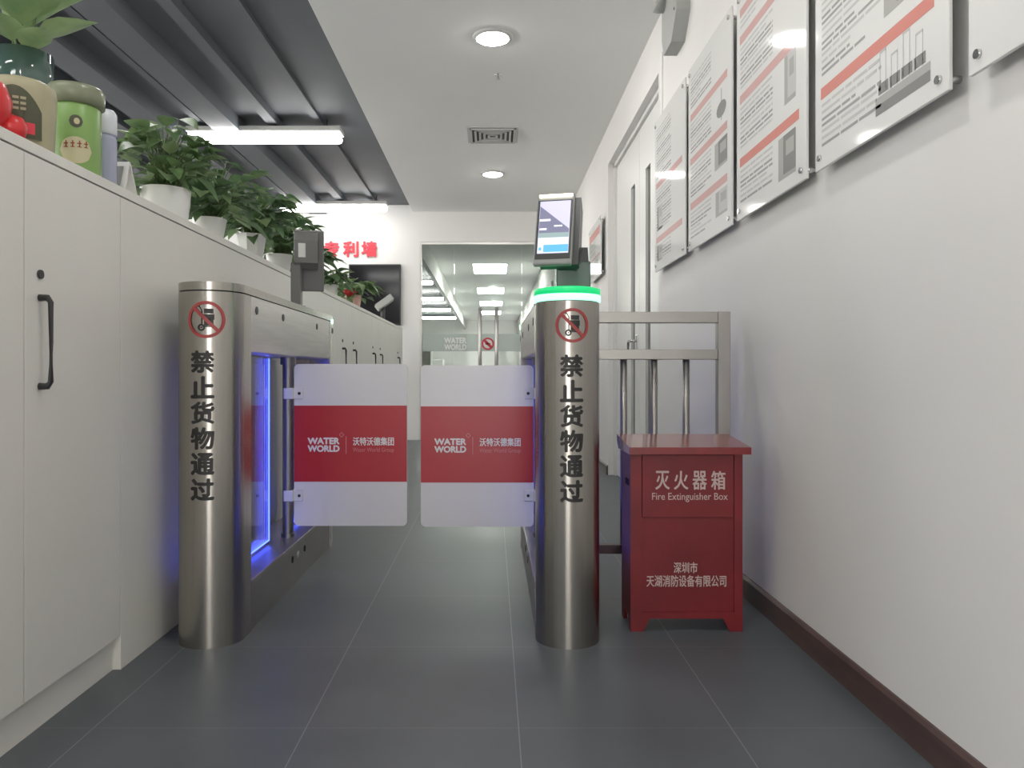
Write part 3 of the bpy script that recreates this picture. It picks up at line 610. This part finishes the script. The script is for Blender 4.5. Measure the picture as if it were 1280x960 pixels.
# ------------------------------------------------------------------ things on ceiling and wall
t = thing('air_vent', 'square white air vent in the ceiling between the two downlights', 'vent', (0, 6.2, ZC))
b = new(); box(b, -0.205, 0.205, 6.0, 6.41, ZC - 0.006, ZC); obj('frame', b, 'vent_white', t)
b = new(); box(b, -0.185, 0.185, 6.02, 6.39, ZC - 0.009, ZC - 0.0055); obj('backing', b, 'vent_dark', t)
b = new()
for i in range(5):
    h = 0.185 - i * 0.036; 
    for sx in (-1, 1):
        a0, a1 = sorted((sx * h, sx * (h - 0.018))); box(b, a0, a1, 6.205 - h, 6.205 + h, ZC - 0.018, ZC - 0.009)
        a0, a1 = sorted((6.205 + sx * h, 6.205 + sx * (h - 0.018))); box(b, -h, h, a0, a1, ZC - 0.017, ZC - 0.009)
obj('louvre', b, 'vent_white', t)
t = thing('sprinkler', 'small ceiling sprinkler head beside the nearest downlight', 'sprinkler', (0.035, 4.95, ZC))
b = new(); lathe(b, [(0.024, ZC), (0.024, ZC - 0.004), (0.008, ZC - 0.006), (0.008, ZC - 0.03)], 0.035, 4.95, 18); obj('body', b, 'chrome', t)
b = new(); lathe(b, [(0.014, ZC - 0.034), (0.014, ZC - 0.031)], 0.035, 4.95, 14); obj('deflector', b, 'chrome', t)
# twin-head emergency lamp
t = thing('emergency_light', 'grey twin-head emergency light high on the right wall', 'emergency light', (XR, 3.6, 2.37))
b = new(); prism(b, [(3.50, 2.48), (3.60, 2.372), (3.76, 2.372), (3.80, 2.46), (3.80, 2.66), (3.50, 2.66)], XR - 0.065, XR, frame=lambda a, c, e: Vector((e, a, c))); obj('body', b, 'lamp_plastic', t)
for yy in (3.56, 3.75):
    b = new(); lathe(b, [(0.016, -0.045), (0.034, -0.03), (0.048, 0.0), (0.052, 0.022), (0.046, 0.03)], seg=28, m=Matrix.Translation((XR - 0.075 if yy > 3.6 else XR - 0.07, yy, 2.625)) @ Matrix.Rotation(math.radians(115), 4, 'Y') @ Matrix.Rotation(PI, 4, 'X')); hd = obj('lamp_head', b, 'lamp_plastic', t)
b = new(); cyl(b, (XR - 0.067, 3.54, 2.50), (XR - 0.064, 3.54, 2.50), 0.007, 12); obj('indicator', b, 'sign_black', t)

# ------------------------------------------------------------------ cabinets on the left
XF = -1.005; XK = -1.42; ZT = 1.305
def handle(parent, y, zc=0.87):
    b = new(); h = 0.098
    tube(b, [(XF, y, zc + h), (XF + 0.018, y, zc + h), (XF + 0.025, y, zc + h - 0.010), (XF + 0.026, y, zc), (XF + 0.025, y, zc - h + 0.010), (XF + 0.018, y, zc - h), (XF, y, zc - h)], [0.008, 0.0075, 0.006, 0.0045, 0.006, 0.0075, 0.008], 10)
    obj('handle', b, 'black_metal', parent)
    b = new(); cyl(b, (XF - 0.001, y, zc + h + 0.052), (XF + 0.005, y, zc + h + 0.052), 0.010, 18); obj('lock', b, 'black_metal', parent)
def cabinet(label, y0, y1, n, handles=True, toe=True):
    t = thing('storage_cabinet', label, 'cabinet', ((XF + XK) / 2, (y0 + y1) / 2, 0), 'white storage cabinets along the left')
    zt = ZT - 0.025
    b = new(); box(b, XK, XF - 0.02, y0, y1, 0.10 if toe else 0, zt); bd = obj('body', b, 'cabinet_gap' if n else 'cabinet_laminate', t)
    if toe:
        b = new(); box(b, XK + 0.02, XF - 0.022, y0, y1, 0, 0.10); obj('plinth', b, 'cabinet_laminate', t)
    if n == 0:
        b = new(); box(b, XF - 0.02, XF, y0 + 0.0012, y1 - 0.0012, 0, zt - 0.003, bev=0.001); obj('front_panel', b, 'cabinet_laminate', t)
    for k in range(n):
        w_ = (y1 - y0) / n; a = y0 + k * w_
        b = new(); box(b, XF - 0.018, XF, a + 0.0014, a + w_ - 0.0014, 0.092, zt - 0.003, bev=0.001); d = obj('door', b, 'cabinet_laminate', t)
        if handles: handle(d, a + 0.055)
cabinet('white two-door cabinet nearest the viewer with a toe recess', 1.208, 2.052, 2)
cabinet('white cabinet with a plain handleless front behind the left turnstile', 2.052, 5.02, 0, toe=False)
cabinet('white two-door cabinet just past the end of the left turnstile', 5.02, 5.80, 2)
cabinet('plain-fronted white cabinet between the two farther pairs of handles', 5.80, 6.30, 0, toe=False)
cabinet('white two-door cabinet with the second farther pair of handles', 6.30, 7.12, 2)
cabinet('narrow plain white cabinet before the last handle', 7.12, 7.96, 0, toe=False)
cabinet('white one-door cabinet farthest along the row by the end wall', 7.96, 8.45, 1)
b = new(); box(b, XK - 0.005, XF + 0.002, 1.208, 8.452, ZT - 0.025, ZT, bev=0.0015); tag(obj('cabinet_top', b, 'cabinet_laminate'), 'long white top board running over all the cabinets', 'cabinet top')

# ------------------------------------------------------------------ potted plants
def leaf(b, base, d, up, L, W, droop, mi=0):
    d = d.normalized(); side = d.cross(up)
    side = side.normalized() if side.length > 1e-4 else Vector((1, 0, 0)); n = side.cross(d).normalized()
    rows = ((0, 0.05), (0.10, 0.62), (0.28, 1.0), (0.5, 0.92), (0.75, 0.52), (0.92, 0.16), (1.0, 0.015)); pv = None
    for tt, ww in rows:
        c = base + d * (L * tt) - n * 0 + Vector((0, 0, -1)) * (droop * L * tt * tt)
        cur = [b.verts.new(c + side * (W / 2 * ww * s) + n * (W * 0.16 * abs(s) * ww)) for s in (-1, 0, 1)]
        if pv:
            for k in range(2):
                f = b.faces.new((pv[k], pv[k + 1], cur[k + 1], cur[k])); f.smooth = True; f.material_index = mi
        pv = cur
def plant(label, x, y, pot, seed, top, spread, n, leafm, L=(0.065, 0.11), cat='plant', name='potted_plant', front=0.0):
    t = thing(name, label, cat, (x, y, ZT), 'potted plants on the cabinets')
    pr, ph, pm, shape = pot
    b = new()
    if shape == 'round': lathe(b, [(pr * 0.80, ZT), (pr * 0.86, ZT + 0.004), (pr * 0.98, ZT + ph * 0.6), (pr, ZT + ph), (pr * 0.93, ZT + ph), (pr * 0.90, ZT + ph - 0.02)], x, y, 36)
    else: lathe(b, [(pr * 0.72, ZT), (pr * 0.74, ZT + 0.004), (pr, ZT + ph - 0.012), (pr * 1.03, ZT + ph), (pr * 0.93, ZT + ph), (pr * 0.9, ZT + ph - 0.02)], x, y, 8 if shape == 'faceted' else 36)
    po = obj('pot', b, pm, t, smooth=30)
    b = new(); lathe(b, [(pr * 0.89, ZT + ph - 0.022), (pr * 0.89, ZT + ph - 0.014)], x, y, 24); obj('soil', b, 'soil', t)
    rnd = random.Random(seed); bl = new(); bs = new(); z0 = ZT + ph - 0.014
    for i in range(int(n * 1.5)):
        a = rnd.uniform(0, 2 * PI); rr = spread * math.sqrt(rnd.random()); hh = rnd.random()
        tip = Vector((x + rr * math.cos(a) * (0.6 if math.cos(a) < 0 else 1.0) + front * hh, y + rr * math.sin(a) * 0.95, z0 + 0.0 + (top - z0) * (hh ** 0.9) * (1 - 0.35 * (rr / spread) ** 2)))
        if tip.x > x + pr * 0.4 and tip.z < z0 + 0.05 and rnd.random() < 0.8: tip.z += 0.07; tip.x -= 0.03
        root = Vector((x + rnd.uniform(-1, 1) * pr * 0.4, y + rnd.uniform(-1, 1) * pr * 0.4, z0 - 0.005))
        mid = root.lerp(tip, 0.55) + Vector((0, 0, 0.03))
        tube(bs, [root, mid, tip], [0.0026, 0.002, 0.0013], 5)
        out = Vector((math.cos(a), math.sin(a), rnd.uniform(-0.5, 0.55)))
        l_ = rnd.uniform(*L); leaf(bl, tip, out, Vector((rnd.uniform(-.3, .3), rnd.uniform(-.3, .3), 1)), l_, l_ * rnd.uniform(0.55, 0.75), rnd.uniform(0.1, 0.5), 1 if rnd.random() < 0.12 else 0)
    obj('stems', bs, 'stem_green', t); obj('foliage', bl, [leafm, 'leaf_pale'], t)
    return t
plant('leafy plant in a round white pot, nearest on the cabinets', -1.10, 2.555, (0.080, 0.112, 'pot_white', 'round'), 11, 1.665, 0.13, 62, 'leaf')
plant('leafy plant in a small tapered white pot behind the nearest round pot', -1.11, 2.98, (0.062, 0.10, 'pot_white', 'tapered'), 12, 1.66, 0.15, 80, 'leaf_dark', front=0.03)
plant('bushy plant in a faceted white pot with a hanging leaf', -1.10, 3.46, (0.068, 0.125, 'pot_white', 'faceted'), 13, 1.67, 0.16, 95, 'leaf_dark', front=0.03)
plant('bushy plant left of the scanner seen from behind', -1.11, 3.95, (0.066, 0.11, 'pot_white', 'tapered'), 14, 1.63, 0.16, 90, 'leaf_dark', front=0.03)
plant('plant half hidden behind the scanner post on the left', -1.11, 4.52, (0.066, 0.11, 'pot_white', 'round'), 15, 1.53, 0.15, 75, 'leaf_dark')
plant('dark leafy plant just right of the scanner seen from behind', -1.12, 5.2, (0.066, 0.10, 'pot_white', 'tapered'), 16, 1.50, 0.11, 70, 'leaf_dark')
plant('leafy plant in a pink pot before the black wall screen', -1.09, 5.88, (0.070, 0.10, 'pot_pink', 'round'), 17, 1.52, 0.17, 80, 'leaf')
# red flower on its own stalk, standing in front of the pink pot
t = thing('red_flower', 'red paper flower before the plant in the pink pot', 'flower', (-1.022, 5.42, ZT))
b = new()
for k in range(9):
    a = k * 2.4; d = Vector((math.cos(a) * 0.8, math.sin(a) * 0.8, 0.5 + 0.06 * k)); leaf(b, Vector((-1.022, 5.42, ZT + 0.045)), d, Vector((0, 0, 1)), 0.075, 0.07, 0.1)
obj('petals', b, 'red_gloss', t)
b = new(); cyl(b, (-1.022, 5.42, ZT), (-1.022, 5.42, ZT + 0.05), 0.004, 8); lathe(b, [(0.025, ZT), (0.022, ZT + 0.03)], -1.022, 5.42, 16); obj('stalk', b, 'stem_green', t)

# ------------------------------------------------------------------ packages, bottle, vase at the near end of the cabinet top
t = thing('glass_vase', 'dark teal glass vase of broad leaves at the top left corner', 'vase', (-1.25, 2.026, ZT))
b = new(); lathe(b, [(0.058, ZT), (0.066, ZT + 0.01), (0.070, ZT + 0.28), (0.070, ZT + 0.345), (0.066, ZT + 0.345), (0.064, ZT + 0.30)], -1.25, 2.026, 36); obj('vase', b, 'teal_glass', t)
b = new(); bs = new(); rnd = random.Random(3); zz = ZT + 0.31
for k, (dx, dy, dz, l_) in enumerate(((0.06, 0.03, 0.16, 0.18), (0.11, 0.0, 0.10, 0.17), (0.05, -0.10, 0.13, 0.17), (-0.04, -0.08, 0.17, 0.16), (0.02, -0.15, 0.06, 0.16), (0.0, 0.06, 0.20, 0.16), (-0.08, 0.02, 0.12, 0.15), (0.09, -0.09, 0.04, 0.15), (0.0, -0.03, 0.12, 0.16), (0.10, -0.05, 0.17, 0.15))):
    p = Vector((-1.25 + dx * 0.4, 2.026 + dy * 0.4, zz + dz * 0.75)); tube(bs, [(-1.25, 2.026, zz - 0.05), p], 0.003, 6)
    leaf(b, p, Vector((dx, dy, 0.02 + dz * 0.3)), Vector((0, 0, 1)), l_, l_ * 0.55, 0.15, k % 2)
obj('foliage', b, ['leaf_pale', 'leaf_pale'], t); obj('stems', bs, 'stem_green', t)
# cream bucket with an olive print
t = thing('food_tub', 'cream and olive printed tub behind the red ornament', 'tub', (-1.09, 1.752, ZT))
b = new(); lathe(b, [(0.068, ZT), (0.070, ZT + 0.004), (0.075, ZT + 0.135), (0.073, ZT + 0.153), (0.060, ZT + 0.162)], -1.09, 1.752, 40); obj('tub_body', b, 'cream_pack', t)
def onround(cx, cy, r, th0, k=1.0): return lambda u, v: Vector((cx + r * math.sin(th0 + u / r), cy - r * math.cos(th0 + u / r), ZT + v))
b = new(); pr = onround(-1.09, 1.752, 0.0775, 0.55)
g = 14
for i in range(g):
    u0, u1 = -0.06 + 0.105 * i / g, -0.06 + 0.105 * (i + 1) / g; f_ = lambda u: 0.135 - 16 * (u + 0.012) ** 2
    poly(b, [(u0, 0.02), (u1, 0.02), (u1, max(0.022, f_(u1))), (u0, max(0.022, f_(u0)))], pr, 0)
pr2 = onround(-1.09, 1.752, 0.0785, 0.55)
for v in (0.105, 0.093, 0.081): poly(b, [(-0.014, v), (0.012, v), (0.012, v + 0.006), (-0.014, v + 0.006)], pr2, 1)
poly(b, [(0.012, 0.03), (0.03, 0.03), (0.03, 0.055), (0.012, 0.055)], pr2, 2)
obj('printed_wrap', b, ['olive_pack', 'cream_pack', 'letter_red'], t)
# red ornament
b = new()
lathe(b, [(0.010, ZT), (0.034, ZT + 0.010), (0.055, ZT + 0.045), (0.058, ZT + 0.072), (0.046, ZT + 0.105), (0.020, ZT + 0.122), (0.004, ZT + 0.118)], -1.075, 1.594, 32)
lathe(b, [(0.006, ZT), (0.024, ZT + 0.008), (0.030, ZT + 0.028), (0.022, ZT + 0.048), (0.004, ZT + 0.055)], -1.040, 1.645, 24)
lathe(b, [(0.018, ZT + 0.004), (0.022, ZT + 0.03), (0.018, ZT + 0.05)], -1.056, 1.628, 16)
tag(obj('red_ornament', b, 'red_gloss'), 'shiny red rounded ornament at the left edge of the photo', 'ornament')
# green can
t = thing('tea_can', 'light green can with a grey lid and an oval label', 'can', (-1.085, 1.978, ZT))
b = new(); lathe(b, [(0.058, ZT), (0.060, ZT + 0.004), (0.060, ZT + 0.178), (0.056, ZT + 0.186)], -1.085, 1.978, 40); obj('can_body', b, 'can_green', t)
b = new(); lathe(b, [(0.058, ZT + 0.184), (0.068, ZT + 0.190), (0.069, ZT + 0.226), (0.064, ZT + 0.234), (0.02, ZT + 0.236)], -1.085, 1.978, 40); obj('can_lid', b, 'can_lid', t)
b = new(); pr = onround(-1.085, 1.978, 0.061, 0.5); pr2 = onround(-1.085, 1.978, 0.0617, 0.5)
def disc(b, u, v, ru, rv, pl, mi, n=24, rings=1):
    m_ = 10
    for i in range(m_):
        a0, a1 = -1 + 2 * i / m_, -1 + 2 * (i + 1) / m_; h0, h1 = math.sqrt(max(0, 1 - a0 * a0)), math.sqrt(max(0, 1 - a1 * a1))
        pts = [(u + a0 * ru, v - h0 * rv), (u + a1 * ru, v - h1 * rv), (u + a1 * ru, v + h1 * rv), (u + a0 * ru, v + h0 * rv)]
        if h0 < 1e-6: pts = pts[:3] if False else [pts[0], pts[1], pts[2]]
        if h1 < 1e-6: pts = [pts[0], pts[1], pts[3]]
        poly(b, pts, pl, mi)
disc(b, 0.0, 0.062, 0.038, 0.034, pr, 0); disc(b, 0.0, 0.135, 0.016, 0.016, pr, 1); disc(b, 0.002, 0.135, 0.007, 0.008, pr2, 0)
for k in range(4): 
    u = -0.028 + k * 0.0155; v = 0.075 + 0.001 * k
    poly(b, [(u, v), (u + 0.010, v + 0.001), (u + 0.010, v + 0.004), (u, v + 0.003)], pr2, 2); poly(b, [(u + 0.004, v - 0.008), (u + 0.007, v - 0.008), (u + 0.007, v + 0.009), (u + 0.004, v + 0.009)], pr2, 2); poly(b, [(u, v - 0.008), (u + 0.010, v - 0.008), (u + 0.010, v - 0.006), (u, v - 0.006)], pr2, 2)
obj('can_print', b, ['can_label', 'olive_pack', 'label_ink'], t)
# white bottle
t = thing('bottle', 'white and lavender bottle right of the green can', 'bottle', (-1.09, 2.135, ZT))
b = new(); lathe(b, [(0.028, ZT), (0.031, ZT + 0.004), (0.031, ZT + 0.15), (0.027, ZT + 0.165)], -1.09, 2.135, 32); obj('bottle_body', b, 'bottle_lavender', t)
b = new(); lathe(b, [(0.029, ZT + 0.163), (0.0315, ZT + 0.167), (0.0315, ZT + 0.222), (0.026, ZT + 0.232)], -1.09, 2.135, 32); obj('cap', b, 'bottle_white', t)
# small standing card frame (a folded easel)
t = thing('card_stand', 'white folded desk card standing between bottle and round pot', 'card stand', (-1.13, 2.274, ZT))
b = new(); fr2 = lambda a, c, e: Vector((e, a, c))
prism(b, [(2.22, ZT), (2.226, ZT), (2.266, ZT + 0.125), (2.26, ZT + 0.125)], -1.18, -1.08, frame=fr2); prism(b, [(2.322, ZT), (2.328, ZT), (2.267, ZT + 0.125), (2.261, ZT + 0.125)], -1.18, -1.08, frame=fr2); obj('card', b, 'pot_white', t)
b = new(); prism(b, [(2.2236, ZT + 0.02), (2.2246, ZT + 0.02), (2.2553, ZT + 0.11), (2.2543, ZT + 0.11)], -1.17, -1.095, frame=lambda a, c, e: Vector((e, a - 0.0012, c))); obj('card_print', b, 'print_picture', t)
# small tilted device at the far end
t = thing('card_reader', 'small grey tilted reader on a thin stand before the black screen', 'card reader', (-1.10, 7.6, ZT))
b = new(); box(b, -1.16, -1.04, 7.55, 7.65, ZT, ZT + 0.015, bev=0.003); cyl(b, (-1.10, 7.6, ZT), (-1.10, 7.6, ZT + 0.17), 0.022, 14); obj('stand', b, 'dark_plastic', t)
mt = Matrix.Translation((-1.085, 7.59, ZT + 0.205)) @ Matrix.Rotation(math.radians(-38), 4, 'Y') @ Matrix.Rotation(math.radians(15), 4, 'Z')
b = new(); box(b, -0.095, 0.095, -0.05, 0.05, -0.035, 0.03, bev=0.006); obj('reader_head', put(b), 'lamp_plastic', t)

# ------------------------------------------------------------------ end wall: screen and red characters
t = thing('wall_screen', 'black glossy screen on the end wall under the red characters', 'screen', (-1.40, YF, 1.38))
x0, x1 = (437 - CX) * K9, (501 - CX) * K9
b = new(); box(b, x0, x1, YF - 0.05, YF, 1.38, 2.11, bev=0.004); obj('casing', b, 'black_metal', t)
b = new(); box(b, x0 + 0.012, x1 - 0.012, YF - 0.053, YF - 0.049, 1.40, 2.095); obj('glass_front', b, 'tv_black', t)
t = thing('wall_lettering', 'three red characters mounted on the white end wall', 'lettering', (-1.7, YF, 2.2))
for ch, pa in (('专', 405), ('利', 429), ('墙', 452)):
    b = new(); write(b, ch, (pa - CX) * K9, (pa + 19.5 - CX) * K9, EYE + (CY - 321.5) * K9, EYE + (CY - 301.5) * K9, lambda u, v: Vector((u, YF, v)), 0.03); thick(b, (0, -0.02, 0)); obj('character', b, 'letter_red', t)
for o in bpy.data.objects:
    if 'local' in o: del o['local']
